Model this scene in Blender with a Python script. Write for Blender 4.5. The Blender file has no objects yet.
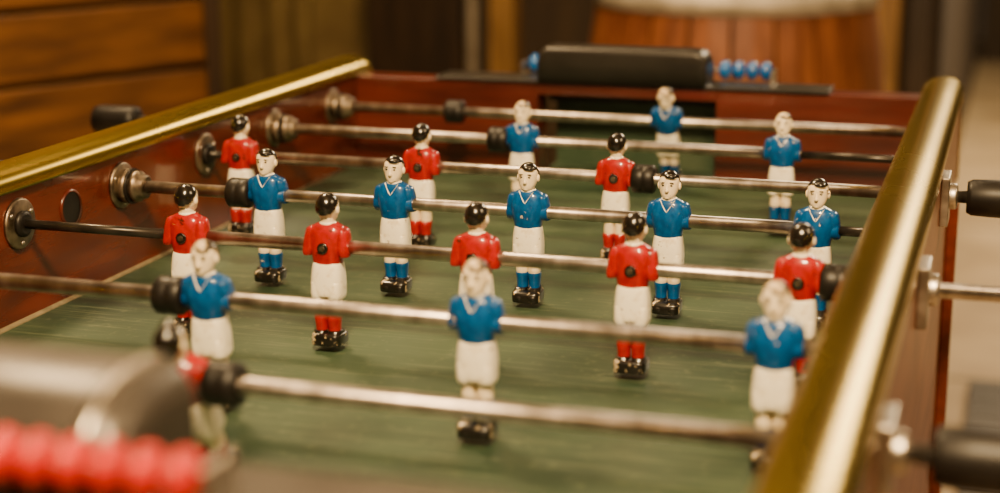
import bpy, math, random
from math import sin, cos, pi
from mathutils import Matrix, Vector
random.seed(4)
SC=bpy.context.scene.collection
# ---------------------------------------------------------------- materials
def mat(name,c1,c2=None,rough=.5,metal=0,scale=20,stretch=(1,1,1),coat=0,bump=0,lo=.35,hi=.65,rough2=None,detail=4,spec=.5,chip=None,chipth=.66,chipscale=130):
    m=bpy.data.materials.new(name); m.use_nodes=True; nt=m.node_tree; N=nt.nodes; L=nt.links
    b=N['Principled BSDF']; b.inputs['Metallic'].default_value=metal; b.inputs['Roughness'].default_value=rough
    b.inputs['Coat Weight'].default_value=coat; b.inputs['Coat Roughness'].default_value=.05
    b.inputs['Specular IOR Level'].default_value=spec
    c2=c2 or c1
    tc=N.new('ShaderNodeTexCoord'); mp=N.new('ShaderNodeMapping'); mp.inputs['Scale'].default_value=stretch
    no=N.new('ShaderNodeTexNoise'); no.inputs['Scale'].default_value=scale; no.inputs['Detail'].default_value=detail
    L.new(tc.outputs['Object'],mp.inputs[0]); L.new(mp.outputs[0],no.inputs['Vector'])
    r=N.new('ShaderNodeValToRGB'); r.color_ramp.elements[0].position=lo; r.color_ramp.elements[1].position=hi
    r.color_ramp.elements[0].color=c1; r.color_ramp.elements[1].color=c2
    L.new(no.outputs['Fac'],r.inputs[0]); out=r.outputs[0]
    if chip:
        oi=N.new('ShaderNodeObjectInfo'); ad=N.new('ShaderNodeVectorMath'); ad.operation='ADD'
        L.new(tc.outputs['Object'],ad.inputs[0]); L.new(oi.outputs['Location'],ad.inputs[1])
        n2=N.new('ShaderNodeTexNoise'); n2.inputs['Scale'].default_value=chipscale; n2.inputs['Detail'].default_value=6; n2.inputs['Roughness'].default_value=.65
        L.new(ad.outputs[0],n2.inputs['Vector'])
        r2=N.new('ShaderNodeValToRGB'); r2.color_ramp.elements[0].position=chipth; r2.color_ramp.elements[1].position=chipth+.015
        L.new(n2.outputs['Fac'],r2.inputs[0])
        mx=N.new('ShaderNodeMix'); mx.data_type='RGBA'; mx.inputs['B'].default_value=chip
        L.new(r2.outputs[0],mx.inputs['Factor']); L.new(out,mx.inputs['A']); out=mx.outputs['Result']
    L.new(out,b.inputs['Base Color'])
    if rough2 is not None:
        mr=N.new('ShaderNodeMapRange'); mr.inputs['To Min'].default_value=rough; mr.inputs['To Max'].default_value=rough2
        L.new(no.outputs['Fac'],mr.inputs[0]); L.new(mr.outputs[0],b.inputs['Roughness'])
    if bump:
        bp=N.new('ShaderNodeBump'); bp.inputs['Strength'].default_value=bump; bp.inputs['Distance'].default_value=.002
        L.new(no.outputs['Fac'],bp.inputs['Height']); L.new(bp.outputs[0],b.inputs['Normal'])
    return m
M={}
M['mahog']=mat('mahogany_lacquer',(.045,.006,.002,1),(.135,.020,.005,1),rough=.25,scale=9,stretch=(6,1,6),coat=.35,lo=.3,hi=.7)
M['mahogx']=mat('mahogany_end',(.045,.006,.003,1),(.11,.016,.006,1),rough=.3,scale=9,stretch=(1,6,6),coat=.3,lo=.3,hi=.7)
M['side']=mat('cabinet_side_wood',(.20,.075,.03,1),(.30,.12,.055,1),rough=.38,scale=8,stretch=(6,1,6),lo=.3,hi=.7)
M['brass']=mat('brass_rail',(.38,.265,.022,1),(.50,.36,.038,1),rough=.22,metal=1,scale=6,stretch=(1,.4,1),rough2=.32)
M['steel']=mat('rod_steel',(.34,.295,.25,1),(.62,.55,.49,1),rough=.26,metal=1,scale=28,stretch=(2.5,1,1),rough2=.46,detail=6)
M['chrome']=mat('worn_chrome',(.38,.34,.28,1),(.62,.56,.48,1),rough=.25,metal=1,scale=60,rough2=.5)
M['bush']=mat('bushing_metal',(.12,.09,.065,1),(.36,.29,.21,1),rough=.3,metal=1,scale=90,rough2=.55)
M['rubber']=mat('black_rubber',(.005,.004,.0035,1),(.010,.008,.007,1),rough=.45,scale=50,spec=.35)
M['darkrod']=mat('dark_inner_rod',(.02,.017,.014,1),(.05,.042,.035,1),rough=.3,metal=.6,scale=50)
M['gun']=mat('gunmetal_hood',(.018,.016,.014,1),(.036,.032,.028,1),rough=.28,metal=.3,scale=14,rough2=.40)
M['gun_lit']=mat('lit_gunmetal_hood',(.06,.052,.046,1),(.11,.095,.082,1),rough=.28,metal=.5,scale=14,rough2=.42)  # lighter gunmetal copy, light falling on the near hood put into its colour
M['redbead']=mat('red_bead_plastic',(.42,.007,.002,1),(.54,.011,.004,1),rough=.3,scale=30,coat=.4,spec=.3)
M['bluebead']=mat('blue_bead_plastic',(.008,.09,.34,1),(.012,.13,.44,1),rough=.25,scale=30,coat=.5)
chipc=(.70,.55,.33,1)
M['red']=mat('red_paint',(.26,.002,.001,1),(.38,.004,.002,1),rough=.34,scale=220,coat=.6,bump=.08,spec=.2,chip=(.03,.012,.008,1),chipth=.635)
M['blue']=mat('blue_paint',(.002,.055,.21,1),(.003,.090,.30,1),rough=.34,scale=220,coat=.6,bump=.08,spec=.2,chip=chipc,chipth=.665)
M['cream']=mat('cream_paint',(.76,.66,.44,1),(1.0,.94,.75,1),rough=.28,scale=160,coat=.6,lo=.25,hi=.45,bump=.1,chip=(.20,.13,.06,1),chipth=.655)
M['skin']=mat('skin_paint',(.74,.54,.29,1),(.93,.79,.53,1),rough=.30,scale=160,coat=.6,lo=.25,hi=.45,chip=(.14,.085,.045,1),chipth=.67)
M['black']=mat('black_hair_paint',(.005,.004,.0035,1),(.011,.009,.007,1),rough=.22,scale=200,coat=.6,chip=(.45,.33,.18,1),chipth=.68)
M['wornhair']=mat('worn_hair_paint',(.03,.02,.012,1),(.62,.47,.27,1),rough=.35,scale=130,lo=.46,hi=.57,coat=.3)
M['lip']=mat('mouth_paint',(.28,.05,.03,1),rough=.4)
M['boot']=mat('worn_boot_paint',(.006,.005,.004,1),(.50,.40,.24,1),rough=.3,scale=190,lo=.59,hi=.64,coat=.3)
def pitch_mat():
    m=mat('green_pitch',(.011,.030,.015,1),(.036,.068,.036,1),rough=.34,scale=7,rough2=.60,detail=12,lo=.38,hi=.64)
    nt=m.node_tree;N=nt.nodes;L=nt.links;b=N['Principled BSDF']
    ramp=[n for n in N if n.type=='VALTORGB'][0]
    tc=[n for n in N if n.type=='TEX_COORD'][0]
    prev=ramp.outputs[0]
    # thin ball scratches at several angles, then fine pale grit
    for k,(rot,st,th,sc,am,dt) in enumerate([(.5,(5,150,1),.60,2.2,.40,3),(-.9,(6,180,1),.61,2.2,.40,3),(1.45,(4,150,1),.61,2.2,.45,3),(.1,(1,1,1),.60,150,.30,4)]):
        mp=N.new('ShaderNodeMapping'); mp.inputs['Rotation'].default_value=(0,0,rot); mp.inputs['Scale'].default_value=st
        L.new(tc.outputs['Object'],mp.inputs[0])
        no=N.new('ShaderNodeTexNoise'); no.inputs['Scale'].default_value=sc; no.inputs['Detail'].default_value=dt
        L.new(mp.outputs[0],no.inputs['Vector'])
        r=N.new('ShaderNodeValToRGB'); r.color_ramp.elements[0].position=th; r.color_ramp.elements[1].position=th+.09
        r.color_ramp.elements[1].color=(am,am,am,1)
        L.new(no.outputs['Fac'],r.inputs[0])
        mx=N.new('ShaderNodeMix'); mx.data_type='RGBA'; mx.inputs['B'].default_value=(.13,.155,.09,1)
        L.new(r.outputs[0],mx.inputs['Factor']); L.new(prev,mx.inputs['A']); prev=mx.outputs['Result']
    L.new(prev,b.inputs['Base Color']); return m
M['pitch']=pitch_mat()
M['dust']=mat('dusty_edge',(.10,.085,.045,1),(.22,.17,.09,1),rough=.8,scale=60)
def plank_mat(name,c1,c2,st,lo=.36,hi=.66):
    return mat(name,c1,c2,rough=.5,scale=4,stretch=st,lo=lo,hi=hi,bump=.6,detail=8)
M['plank']=plank_mat('aged_gold_plank',(.040,.013,.002,1),(.18,.068,.010,1),(1.4,1.4,9),.3,.75)
M['plankgap']=mat('crate_inner_dark',(.008,.005,.002,1),rough=.8)
M['stave']=plank_mat('barrel_stave_oak',(.12,.032,.008,1),(.25,.080,.020,1),(10,10,1))
M['hoop']=mat('barrel_hoop_steel',(.34,.30,.23,1),(.52,.46,.37,1),rough=.5,metal=.3,scale=20)
M['bwall']=mat('brown_wall_paint',(.020,.011,.005,1),(.045,.026,.010,1),rough=.8,scale=3,stretch=(4,4,.6))
M['olive']=mat('olive_curtain_fabric',(.11,.072,.022,1),(.18,.125,.042,1),rough=.9,scale=6)
M['post']=plank_mat('post_wood',(.18,.09,.025,1),(.36,.20,.065,1),(8,8,1))
M['darkpost']=plank_mat('dark_post_wood',(.015,.007,.003,1),(.035,.018,.007,1),(8,8,1))
M['floor']=mat('worn_stone_floor',(.27,.19,.10,1),(.44,.33,.19,1),rough=.6,scale=2.5,detail=8)
M['joint']=mat('floor_joint',(.12,.09,.05,1),rough=.8)
M['mat']=mat('dark_slat',(.030,.024,.018,1),(.065,.053,.042,1),rough=.55,scale=12,stretch=(1,6,1))
M['ceil']=mat('ceiling_paint',(.30,.22,.13,1),rough=.9)
# ---------------------------------------------------------------- mesh builder
class MB:
    def __init__(s): s.v=[]; s.f=[]; s.m=[]; s.mats=[]; s.sm=[]
    def mi(s,k):
        if k not in s.mats: s.mats.append(k)
        return s.mats.index(k)
    def loft(s,rings,k,cap=(True,True),closed=True,smooth=True,flip=False):
        b=len(s.v); n=len(rings[0]); i=s.mi(k)
        for r in rings: s.v+= [tuple(p) for p in r]
        def add(f,sm):
            s.f.append(tuple(reversed(f)) if flip else tuple(f)); s.m.append(i); s.sm.append(sm)
        for a in range(len(rings)-1):
            for j in range(n if closed else n-1):
                q=(j+1)%n; add((b+a*n+j,b+a*n+q,b+(a+1)*n+q,b+(a+1)*n+j),smooth)
        if cap[0]: add([b+j for j in reversed(range(n))],False)
        if cap[1]: add([b+(len(rings)-1)*n+j for j in range(n)],False)
    def box(s,x0,x1,y0,y1,z0,z1,k,T=None):
        P=[Vector((x,y,z)) for z in (z0,z1) for x,y in ((x0,y0),(x1,y0),(x1,y1),(x0,y1))]
        if T: P=[T@p for p in P]
        s.loft([P[:4],P[4:]],k,smooth=False)
    def revolve(s,prof,k,axis='x',o=(0,0,0),n=24,T=None,cap=(True,True)):
        rings=[]
        for t,r in prof:
            ring=[]
            for j in range(n):
                a=2*pi*j/n; u,w=r*cos(a),r*sin(a)
                p={'x':(t,u,w),'y':(w,t,u),'z':(u,w,t)}[axis]
                p=Vector(p)+Vector(o)
                ring.append(T@p if T else p)
            rings.append(ring)
        s.loft(rings,k,cap)
    def ell(s,c,r,k,n=16,m=10,T=None,keep=None):
        b=len(s.v); i=s.mi(k)
        for a in range(m+1):
            ph=-pi/2+pi*a/m
            for j in range(n):
                th=2*pi*j/n; p=Vector((c[0]+r[0]*cos(ph)*cos(th),c[1]+r[1]*cos(ph)*sin(th),c[2]+r[2]*sin(ph)))
                s.v.append(tuple(T@p if T else p))
        for a in range(m):
            for j in range(n):
                q=(j+1)%n; f=(b+a*n+j,b+a*n+q,b+(a+1)*n+q,b+(a+1)*n+j)
                cc=sum((Vector(s.v[x]) for x in f),Vector())/4
                if keep and not keep(cc): continue
                s.f.append(f); s.m.append(i); s.sm.append(True)
    def obj(s,name,parent=None,bevel=0,loc=None,rot=None):
        me=bpy.data.meshes.new(name); me.from_pydata(s.v,[],s.f)
        for k in s.mats: me.materials.append(M[k])
        for p,i,sm in zip(me.polygons,s.m,s.sm): p.material_index=i; p.use_smooth=sm
        me.update(); o=bpy.data.objects.new(name,me); SC.objects.link(o)
        if parent: o.parent=parent
        if loc: o.location=loc
        if rot: o.rotation_euler=rot
        if bevel:
            bm=o.modifiers.new('bevel','BEVEL'); bm.width=bevel; bm.segments=3; bm.limit_method='ANGLE'; bm.angle_limit=math.radians(40)
        return o
def empty(name,loc=(0,0,0)):
    e=bpy.data.objects.new(name,None); SC.objects.link(e); e.location=loc; e.empty_display_size=.1; return e
def sring(a,b,cy,z,e=2.4,n=28,cx=0):
    out=[]
    for j in range(n):
        t=2*pi*j/n; c,q=cos(t),sin(t)
        out.append(Vector((cx+a*math.copysign(abs(c)**(2/e),c),cy+b*math.copysign(abs(q)**(2/e),q),z)))
    return out
def catmull(secs,k=3):
    out=[]
    for i in range(len(secs)-1):
        p0=secs[max(i-1,0)];p1=secs[i];p2=secs[i+1];p3=secs[min(i+2,len(secs)-1)]
        for j in range(k):
            t=j/k
            out.append(tuple(.5*((2*b)+(-a+c)*t+(2*a-5*b+4*c-d)*t*t+(-a+3*b-3*c+d)*t**3) for a,b,c,d in zip(p0,p1,p2,p3)))
    out.append(tuple(secs[-1])); return out
# ---------------------------------------------------------------- player
def player_mesh(shirt,name,hair='black'):
    s=MB()
    def L(secs,k,e=2.4,cx=0,n=28,kk=3):  # secs (z,a,b,cy)
        secs=sorted(secs); s.loft([sring(max(a,.0002),max(b,.0002),cy,z,e,n,cx) for z,a,b,cy in catmull(secs,kk)],k)
    L([(.0192,.0052,.0052,.0),(.0178,.0084,.0062,.0),(.0155,.0124,.0080,.0),(.0110,.0146,.0098,.0),(.0040,.0146,.0112,-.0004),(-.0040,.0132,.0110,-.0002),(-.0100,.0118,.0100,0),(-.0140,.0112,.0094,0)],shirt,2.5)
    L([(-.0125,.0110,.0092,0),(-.0150,.0118,.0100,0),(-.0220,.0127,.0108,0),(-.0300,.0132,.0110,0),(-.0370,.0130,.0108,0),(-.0395,.0124,.0102,0)],'cream',2.9)
    for sx in (-1,1):
        L([(-.0425,.0056,.0088,0),(-.0400,.0065,.0102,0),(-.034,.0066,.0106,0),(-.028,.0063,.0100,0)],'cream',2.5,cx=sx*.0065,n=20)
        L([(-.0560,.0049,.0060,0),(-.0520,.0053,.0066,-.0004),(-.0470,.0051,.0068,0),(-.041,.0056,.0074,0)],'skin',2.2,cx=sx*.0052,n=18)
        L([(-.0705,.0047,.0058,.0004),(-.0640,.0049,.0064,.0010),(-.0590,.0054,.0074,.0010),(-.0560,.0056,.0072,.0004),(-.0545,.0053,.0068,0)],shirt,2.2,cx=sx*.0052,n=18)
        L([(-.0780,.0058,.0118,-.0022),(-.0745,.0059,.0118,-.0022),(-.0710,.0056,.0098,-.0008),(-.0680,.0051,.0070,.0002)],'boot',3.2,cx=sx*.0057,n=20)
        a=sorted([(.0153,.0026,.0046,0),(.0135,.0048,.0064,0),(.0085,.0054,.0076,.0004),(.0015,.0052,.0074,.0014),(-.0045,.0047,.0068,.0022),(-.0070,.0038,.0056,.0026)])
        s.loft([[p+Vector((sx*(.0116+.0030*(.015-z)/.02),0,0)) for p in sring(aa,b,cy,z,2.4,20)] for z,aa,b,cy in catmull(a,3)],shirt)
        s.ell((sx*.0084,.0008,.0285),(.0014,.0022,.0032),'skin',10,8)
        s.ell((sx*.0033,-.0087,.0306),(.0012,.0007,.0007),'black',10,6)
        s.ell((sx*.0035,-.0088,.0328),(.0020,.0008,.00045),'black',10,6)
    L([(-.0802,.0112,.0118,-.0015),(-.0792,.0120,.0124,-.0015),(-.0735,.0120,.0122,-.0015),(-.0712,.0116,.0112,-.0010),(-.0700,.0095,.0080,-.0005)],'boot',5,kk=2)
    s.revolve([(-.0175,.0062),(-.0167,.0073),(.0167,.0073),(.0175,.0062)],shirt,'x')
    def torso_y(x,z):
        b=.0098+(.0112-.0098)*max(0,min(1,(.011-z)/.007)) if z<.011 else .0098-(z-.011)*.5
        a=.0146; return -b*(max(0,1-(abs(x)/a)**2.5))**(1/2.5)
    for sx in (-1,1):
        r=[]
        for i in range(9):
            t=i/8; x=sx*(.0052*(1-t)); z=.0180-.0085*t; w=.0010
            y=torso_y(x,z)-.0002
            r.append([Vector((x-w*sx*.2,y-.0004,z-w)),Vector((x+w*sx*1.2,y-.0004,z+w*.3)),Vector((x+w*sx*1.2,y+.003,z+w*.3)),Vector((x-w*sx*.2,y+.003,z-w))])
        s.loft(r,'cream',smooth=False,flip=sx<0)
    L([(.0150,.0056,.0060,.0002),(.0185,.0052,.0056,.0004),(.0225,.0054,.0060,.0006)],'skin',2.1,n=18)
    s.revolve([(.0168,.0062),(.0180,.0070),(.0190,.0064),(.0194,.0052)],'cream','z')
    L([(.0190,.0018,.0022,-.0050),(.0200,.0044,.0050,-.0034),(.0225,.0065,.0074,-.0016),(.0260,.0077,.0088,-.0004),(.0300,.0083,.0093,.0),(.0340,.0081,.0092,.0002),(.0375,.0066,.0074,.0004),(.0395,.0040,.0045,.0006),(.0401,.0006,.0006,.0006)],'skin',2.15)
    L([(.0248,.0013,.0012,-.0092),(.0262,.0017,.0022,-.0095),(.0285,.0011,.0018,-.0090),(.0312,.0008,.0008,-.0086)],'skin',2,n=12)
    s.ell((0,-.0082,.0228),(.0020,.0006,.0005),'lip',10,6)
    s.ell((0,-.0068,.0205),(.0026,.0020,.0018),'skin',12,8)
    s.ell((0,.0008,.0305),(.0091,.0103,.0110),hair,32,24,keep=lambda c:(c.z>.0352-(c.y*1.0 if c.y>0 else c.y*.20)) and c.z>.0225)
    s.ell((.0022,-.0064,.0374),(.0050,.0038,.0022),hair,14,8)
    s.revolve([(.0080,.0044),(.0118,.0044),(.0122,.0038)],'black','y',n=20)
    s.revolve([(.0115,.0026),(.0130,.0024)],'bush','y',n=6)
    S=.925
    s.v=[(x*S,y*S,z*S*(1 if z>0 else .955)) for x,y,z in s.v]
    return s.obj(name)
protos={}
def player(team,x,i,a,hair='black'):
    name='foosball_player_'+team; key=(team,hair)
    if key not in protos: o=player_mesh(team,name,hair); protos[key]=o
    else: o=bpy.data.objects.new(name,protos[key].data); SC.objects.link(o)
    o.location=(x,.15*i,.9)
    o.rotation_euler=(Matrix.Rotation(math.radians(a),3,'X')@Matrix.Rotation(pi if team=='red' else 0,3,'Z')).to_euler()
    return o
RZ=.9; XLW=-.34; XRW=.285; XLO=-.368; XRO=.3155
men={1:('red',[-.294,-.043],[28,28]),2:('blue',[-.106,.070,.246],[5,2,2]),3:('red',[-.199,-.089,.021,.131,.241],[-2]*5),
4:('blue',[-.206,-.096,.014,.124,.234],[1]*5),5:('red',[-.303,-.128,.048],[-3]*3),6:('blue',[-.080,.168],[-2,-2]),7:('blue',[.030],[20])}
for i,(t,xs,tl) in men.items():
    for x,a in zip(xs,tl): player(t,x,i,a,'wornhair' if i in (2,6,7) else 'black')
T=empty('foosball_table')
# ---------------------------------------------------------------- rods
def rod(i,team,bumps,dark=None,hoff=.03,hl=1.0):
    s=MB(); r=.0050
    x0,x1=XLW-.02,XRO-.004
    if team=='blue': x0=XLO-hoff
    else: x1=XRO+.012+hoff
    if dark:
        d0,d1=dark
        if d0<=-.3: s.revolve([(x0,.0036),(d1,.0036)],'darkrod'); s.revolve([(d1-.002,r),(x1,r)],'steel')
        else: s.revolve([(x0,r),(d0,r)],'steel'); s.revolve([(d0,.0036),(x1,.0036)],'darkrod')
    else: s.revolve([(x0,r),(x1,r)],'steel')
    for b in bumps:
        w=.0098; R=.0122
        s.revolve([(b-w,.006),(b-w,R*.86),(b-w*.82,R),(b-w*.12,R),(b,R*.96),(b+w*.12,R),(b+w*.82,R),(b+w,R*.86),(b+w,.006)],'rubber')
    if team=='blue': h=x0; d=-1
    else: h=x1; d=1
    prof=[(0,.006),(0,.0125),(.004,.0145),(.02,.0152),(.06,.0150),(.10,.0152),(.118,.0140),(.124,.010),(.125,.002)]
    pr=[(h+d*t*hl,q) for t,q in prof]
    if d<0: pr=pr[::-1]
    s.revolve(pr,'rubber')
    s.obj('rod_%d'%(i+1),T,loc=(0,.15*i,RZ))
rod(0,'red',[.10],None,.03)
rod(1,'red',[-.020],None,.012)
rod(2,'blue',[-.131],None,.03)
rod(3,'red',[.264],(-.4,-.214),.13)
rod(4,'blue',[-.230],(.246,.4),.03)
rod(5,'red',[.072],(-.4,-.318),.008)
rod(6,'blue',[-.103],(.185,.4),.125,.40)
rod(7,'blue',[-.199],None,.004,.30)
# ---------------------------------------------------------------- table
FZ=.8245; ET=.924; WT=.929
s=MB(); s.box(XLW-.01,XRW+.01,-.08,1.13,FZ-.02,FZ,'pitch'); s.box(-.125,.065,1.13,1.19,FZ-.02,FZ,'pitch'); s.obj('playfield',T)
s=MB(); s.loft([[Vector((XLW-.001,y,FZ-.001)),Vector((XLW+.004,y,FZ-.001)),Vector((XLW+.0022,y,FZ+.0015)),Vector((XLW-.001,y,FZ+.003))] for y in (-.07,1.12)],'dust'); s.obj('playfield_edge_seam',T)
yA,yB=-.115,1.165
s=MB(); s.box(XLO,XLW,yA,yB,.45,WT,'mahog'); s.obj('left_wall_panel',T,.0015)
s=MB(); s.box(XRW,XRO,yA,yB,.45,WT,'mahog'); o=s.obj('right_wall_panel',T,.0015)
o.data.materials.append(M['side'])
for p in o.data.polygons:
    if p.normal.x>.5: p.material_index=1
def endwall(y0,y1,nm,top):
    s=MB(); k='mahogx'; gx0,gx1=-.128,.068
    s.box(XLW,gx0,y0,y1,.45,top,k); s.box(gx1,XRW,y0,y1,.45,top,k)
    s.box(gx0,gx1,y0,y1,.45,FZ-.0005,k); s.box(gx0,gx1,y0,y1,.912,top,k)
    s.obj(nm,T,.001)
endwall(1.12,1.158,'far_end_wall',ET); endwall(-.108,-.07,'near_end_wall',ET)
s=MB(); s.box(-.125,.065,1.19,1.21,FZ-.06,.90,'pitch'); s.box(-.125,.065,1.158,1.21,.90,.912,'rubber'); s.box(-.125,.065,-.15,-.115,FZ-.06,.90,'rubber'); s.obj('goal_box',T)
s=MB(); s.box(XLW,XRW,yA+.02,yB-.02,.45,.47,'mahog'); s.obj('cabinet_bottom',T)
s=MB(); s.box(-.245,.185,1.116,1.165,ET+.0005,ET+.004,'gun'); s.obj('far_ledge_plate',T,.001)
s=MB(); s.box(-.26,.205,-.115,-.063,ET+.0005,.949,'gun_lit'); s.obj('near_ledge_plate',T,.004)
def rail(xc,nm,hw):
    s=MB(); hh=.0155; prof=[]
    for j in range(17):
        a=pi*j/16; prof.append((hw*cos(a),-.004+hh*(sin(a)**.8 if sin(a)>0 else 0)))
    prof+=[(-hw,-.006),(hw,-.006)]
    path=[]; R=.020; z0=.932
    ya,yb=yA,yB
    path.append((ya,.835,(-1,0)))
    for j in range(9):
        a=pi*(1-j/16); path.append((ya+R+R*cos(a),z0-R+R*sin(a),(cos(a),sin(a))))
    for j in range(1,12): path.append((ya+R+(yb-ya-2*R)*j/12,z0,(0,1)))
    for j in range(9):
        a=pi/2*(1-j/8); path.append((yb-R+R*cos(a),z0-R+R*sin(a),(cos(a),sin(a))))
    path.append((yb,.835,(1,0)))
    rings=[[Vector((xc+u,y+n*w[0],z+n*w[1])) for u,n in prof] for y,z,w in path]
    s.loft(rings,'brass'); o=s.obj(nm,T); return o
rail(-.357,'left_brass_rail',.0205); rail(.2975,'right_brass_rail',.0200)
s=MB()
for i in range(8):
    y=.15*i; o=(0,y,RZ)
    big=i in (0,2,4,6,7)
    for side in (0,1):
        def R(pr,k):
            pr=[(XLW+t,r) if side==0 else (XRW-t,r) for t,r in pr]
            if side: pr=pr[::-1]
            s.revolve(pr,k,'x',o,28)
        R([(0,.0195),(.002,.0195),(.003,.018),(.003,.007)],'bush')
        for q in range(3):
            a=q*2.094+.5; s.ell(((XLW+.003) if side==0 else XRW-.003,y+.0150*cos(a),RZ+.0150*sin(a)),(.0012,.002,.002),'chrome',8,6)
        if big and side==0: 
            R([(.003,.0145),(.010,.0145),(.011,.0125),(.013,.0120),(.014,.0130),(.018,.0130),(.019,.0105),(.024,.010),(.025,.0080)],'bush')
            R([(.0105,.0150),(.0125,.0150)],'rubber')
        else: R([(.003,.010),(.006,.010),(.007,.007)],'rubber')
s.obj('rod_bushings',T)
s=MB(); s.revolve([(XLW-.002,.0135),(XLW+.0006,.0135)],'rubber','x',(0,.522,.897)); s.revolve([(XLW,.0150),(XLW+.0012,.0150),(XLW+.0012,.0130)],'mahogx','x',(0,.522,.897),cap=(False,False)); s.obj('ball_hole_dark_disc',T)  # no opening cut: black disc paints the dark inside of the ball hole
s=MB()
for i in (1,3,5):
    y=.15*i; s.box(XRO,XRO+.007,y-.018,y+.018,RZ-.022,RZ+.018,'chrome'); s.revolve([(XRO+.006,.0105),(XRO+.012,.0105),(XRO+.013,.008)],'chrome','x',(0,y,RZ))
s.obj('outer_rod_plates',T,.0012)
s=MB(); s.box(XRO,XRO+.010,.93,.945,.46,.86,'mahog'); s.box(XRO,XRO+.006,-.1,1.15,.46,.52,'mahog'); s.obj('side_trim',T,.002)
s=MB()
for lx in (-.33,.22):
    for ly in (-.08,1.06):
        s.loft([[Vector((lx+.0275+dx*.032*q,ly+.035+dy*.032*q,z)) for dx,dy in ((-1,-1),(1,-1),(1,1),(-1,1))] for z,q in ((0,.75),(.02,.8),(.30,1),(.45,1.1))],'mahog',smooth=False)
s.obj('legs',T,.003)
# ---------------------------------------------------------------- hoods + counters
def hood(y0,y1,z0,z1,nm,d,k,x0,x1,trim):
    H=empty(nm); H.parent=T; s=MB()
    def prof(sz,sy=1,gr=0):
        pts=[]; yi,yo=(y0,y1) if d>0 else (y1,y0)
        w=yo-yi; h=(z1-z0); ra,rb=.16,(.3 if d>0 else .6)
        raw=[(0,0)]
        for j in range(9):
            a=pi/2*j/8; raw.append((ra-ra*cos(a),1-ra+ra*sin(a)))
        for j in range(9):
            a=pi/2*j/8; raw.append((1-rb+rb*sin(a),1-rb+rb*cos(a)))
        raw.append((1,0))
        for u,v in raw: pts.append((yi+w*(.5+(u-.5)*sy),z0+h*v*sz+gr))
        return pts
    rings=[]; E=[(0,.62,.90),(.0012,.76,.94),(.004,.88,.97),(.008,.965,.99),(.013,1,1)]
    for x,sz,sy in [(x0+a,b,c) for a,b,c in E]+[(x1-a,b,c) for a,b,c in E[::-1]]:
        rings.append([Vector((x,y,z)) for y,z in prof(sz,sy)])
    s.loft(rings,k,flip=(d<0)); s.obj('hood_shell',H)
    if trim:
        s=MB()
        for xa,xb in ((x0+.012,x0+.018),(x1-.018,x1-.012)):
            s.loft([[Vector((x,y,z)) for y,z in prof(1.0,1.02,.0008)] for x in (xa,xb)],'chrome',flip=(d<0))
        s.obj('hood_trim',H)
    return H
hood(1.112,1.160,ET+.004,.9650,'far_goal_hood',1,'gun',-.127,.058,False)
hood(-.108,-.045,.945,.983,'near_goal_hood',-1,'gun_lit',-.125,.070,True)
def counter(y,z,xs,r,th,k,nm,x0,x1,dw,pw=.75):
    s=MB(); s.revolve([(x0,.0020),(x1,.0020)],'chrome','x',(0,y,z),12)
    for x in (x0,x1):
        s.box(x-.0015,x+.0015,min(y,y-dw)-.002,max(y,y-dw)+.002,z-.03,z+.004,'chrome')
    for x in xs:
        pr=[(x+th*-cos(pi*q/12),max(.0022,r*sin(pi*q/12)**pw)) for q in range(13)]
        s.revolve(pr,k,'x',(0,y,z),24)
    return s.obj(nm,T)
counter(1.185,.937,[-.149,-.134]+[.066+.0148*i for i in range(4)],.0105,.0070,'bluebead','blue_score_beads',-.158,.120,.022,.9)
counter(-.124,.966,[.105-.0140*i for i in range(13)],.0102,.0062,'redbead','red_score_beads',-.14,.113,-.018,1.0)
# ---------------------------------------------------------------- room
def plane_box(nm,*a,k='bwall',bev=0):
    s=MB(); s.box(*a,k); return s.obj(nm,None,bev)
s=MB(); s.box(-3.2,3.2,-3.2,10.2,-.05,0,'floor')
for j in range(7): s.box(-3.1,3.1,3.1+j*.8,3.118+j*.8,-.01,.0008,'joint')
for j in range(7): s.box(-2.9+j*.9,-2.886+j*.9,3.0,8.39,-.01,.0008,'joint')
s.obj('floor')
plane_box('ceiling',-3.2,3.2,-3.2,10.2,2.8,2.85,k='ceil')
plane_box('wall_left',-3.2,-3.1,-3.2,10.2,0,2.8)
plane_box('wall_right',3.1,3.2,-3.2,10.2,0,2.8)
plane_box('wall_rear',-3.1,3.1,-3.2,-3.1,0,2.8)
plane_box('wall_corridor_end',.2,3.1,9.0,9.1,0,2.8)
plane_box('wall_back',-3.1,.10,4.0,4.1,0,2.8)
plane_box('wall_partition',.10,.18,4.0,9.0,0,2.8)
s=MB()
for j in range(16): s.box(.32,1.9,1.75+j*.082,1.75+j*.082+.068,.004,.022,'mat')
s.box(.35,.40,1.75,3.04,0,.006,'mat'); s.box(1.75,1.8,1.75,3.04,0,.006,'mat'); s.obj('slatted_floor_mat',None,.003)
s=MB(); s.box(-1.62,-1.48,3.9,3.995,0,2.6,'olive'); s.obj('wooden_post',None,.006)
s=MB(); s.box(-1.07,-1.00,3.9,3.995,0,2.6,'post'); s.obj('wooden_post',None,.006)
s=MB(); s.box(.010,.075,3.88,3.99,0,2.6,'post'); s.obj('wooden_post',None,.006)
s=MB(); s.box(.095,.15,3.86,3.98,0,2.6,'darkpost'); s.obj('wooden_post',None,.006)
s=MB(); s.revolve([(0,.016),(2.6,.016)],'hoop','z',(-1.13,3.93,0),14); s.obj('wall_pipe')
s=MB(); s.box(-1.46,-1.17,3.96,3.995,0,2.1,'darkpost'); s.obj('door_1',None,.004)
s=MB(); rows=[]
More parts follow.
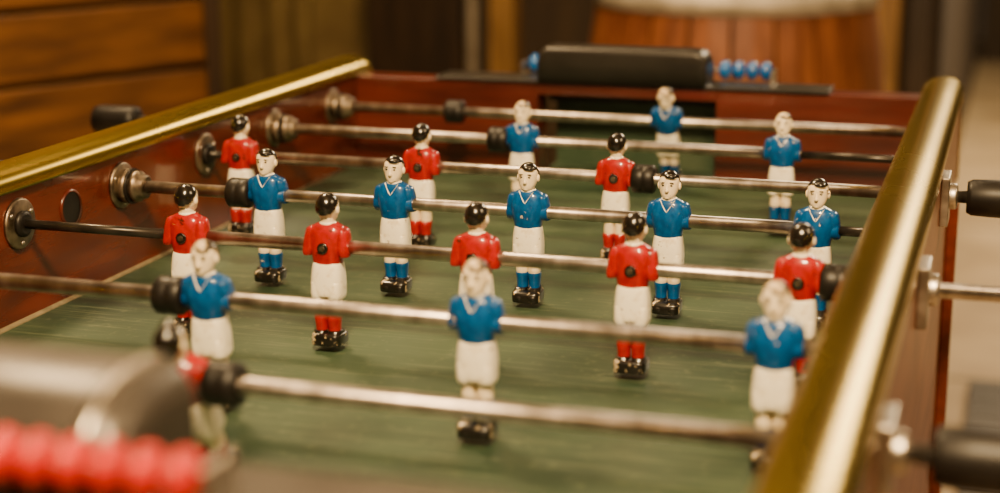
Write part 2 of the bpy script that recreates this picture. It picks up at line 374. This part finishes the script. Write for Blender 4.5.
for z in (.05,.7,1.4,2.1,2.5):
    rows.append([Vector((-2.5+.88*j/80,3.93+.025*sin(j*.72)+.01*sin(j*.31+z),z)) for j in range(81)])
s.loft(rows,'olive',cap=(False,False),closed=False); o=s.obj('curtain'); o.modifiers.new('sol','SOLIDIFY').thickness=.004
# barrel
s=MB(); n=22; H=.93
def br(z): u=(z/H-.5)*2; return .262+.045*(1-u*u)
c=(-.165,2.66)
for j in range(n):
    a0=2*pi*(j+.04)/n; a1=2*pi*(j+.96)/n
    rings=[]
    for k in range(15):
        z=.005+(H-.005)*k/14; R=br(z); ri=R-.022
        rings.append([Vector((c[0]+R_*cos(a),c[1]+R_*sin(a),z)) for R_,a in ((R,a0),(R*1.004,(a0+a1)/2),(R,a1),(ri,a1),(ri,a0))])
    s.loft(rings,'stave',smooth=False)
for z0,z1 in ((.03,.07),(.20,.235),(.875,.915)):
    s.revolve([(z0,br(z0)),(z0,br(z0)+.005),(z1,br(z1)+.005),(z1,br(z1))],'hoop','z',(c[0],c[1],0),48)
s.revolve([(.86,.262),(.88,.262)],'stave','z',(c[0],c[1],0),40)
s.obj('wooden_barrel')
# crate of planks
Tm=Matrix.Translation((-.98,2.0,0))@Matrix.Rotation(-math.atan2(.443,.896),4,'Z')
s=MB(); z=.03; j=0
while z<1.62:
    h=.118+.012*((j*7)%3); off=.003*((j*5)%4)
    s.box(-.025-off,.0-off,-1.7,0,z,z+h-.011,'plank',Tm); z+=h; j+=1
s.box(-.60,-.03,-1.69,-.01,.0,z,'plankgap',Tm)
s.box(-.06,.004,0.0,.028,.0,z,'darkpost',Tm)
s.obj('wooden_crate',None,.003)
# ---------------------------------------------------------------- lamps
def area(nm,loc,tgt,size,e,col=(1,.68,.34),sy=None):
    l=bpy.data.lights.new(nm,'AREA'); l.energy=e; l.size=size; l.color=col
    o=bpy.data.objects.new(nm,l); SC.objects.link(o); o.location=loc
    o.rotation_euler=(Vector(tgt)-Vector(loc)).to_track_quat('-Z','Y').to_euler(); return o
area('ceiling_lamp_light_a',(.40,-.8,2.4),(0,.6,.9),.25,118)
area('ceiling_lamp_light_b',(-.9,1.2,2.5),(-.1,.8,.9),.30,46)
area('ceiling_lamp_light_c',(1.9,.7,2.2),(.3,.6,.8),.5,20)
area('ceiling_lamp_light_d',(-.4,2.2,2.65),(-.5,3.4,.6),.8,32)
area('ceiling_lamp_light_e',(1.2,5.4,2.65),(1.0,5.0,0),1.2,190,(1,.76,.46))
w=bpy.data.worlds.new('room_ambient'); bpy.context.scene.world=w; w.use_nodes=True
w.node_tree.nodes['Background'].inputs[0].default_value=(1,.66,.36,1); w.node_tree.nodes['Background'].inputs[1].default_value=.05
# ---------------------------------------------------------------- camera
cd=bpy.data.cameras.new('camera'); co=bpy.data.objects.new('camera',cd); SC.objects.link(co)
cd.sensor_width=36; cd.lens=36*1.6425; cd.clip_start=.02
co.matrix_world=Matrix.Translation((.3618,-.5885,1.1721))@(Matrix.Rotation(.3024,4,'Z')@Matrix.Rotation(pi/2-.2378,4,'X')@Matrix.Rotation(-.0029,4,'Z'))
cd.dof.use_dof=True; cd.dof.focus_distance=1.25; cd.dof.aperture_fstop=3.5; cd.dof.aperture_blades=0
bpy.context.scene.camera=co
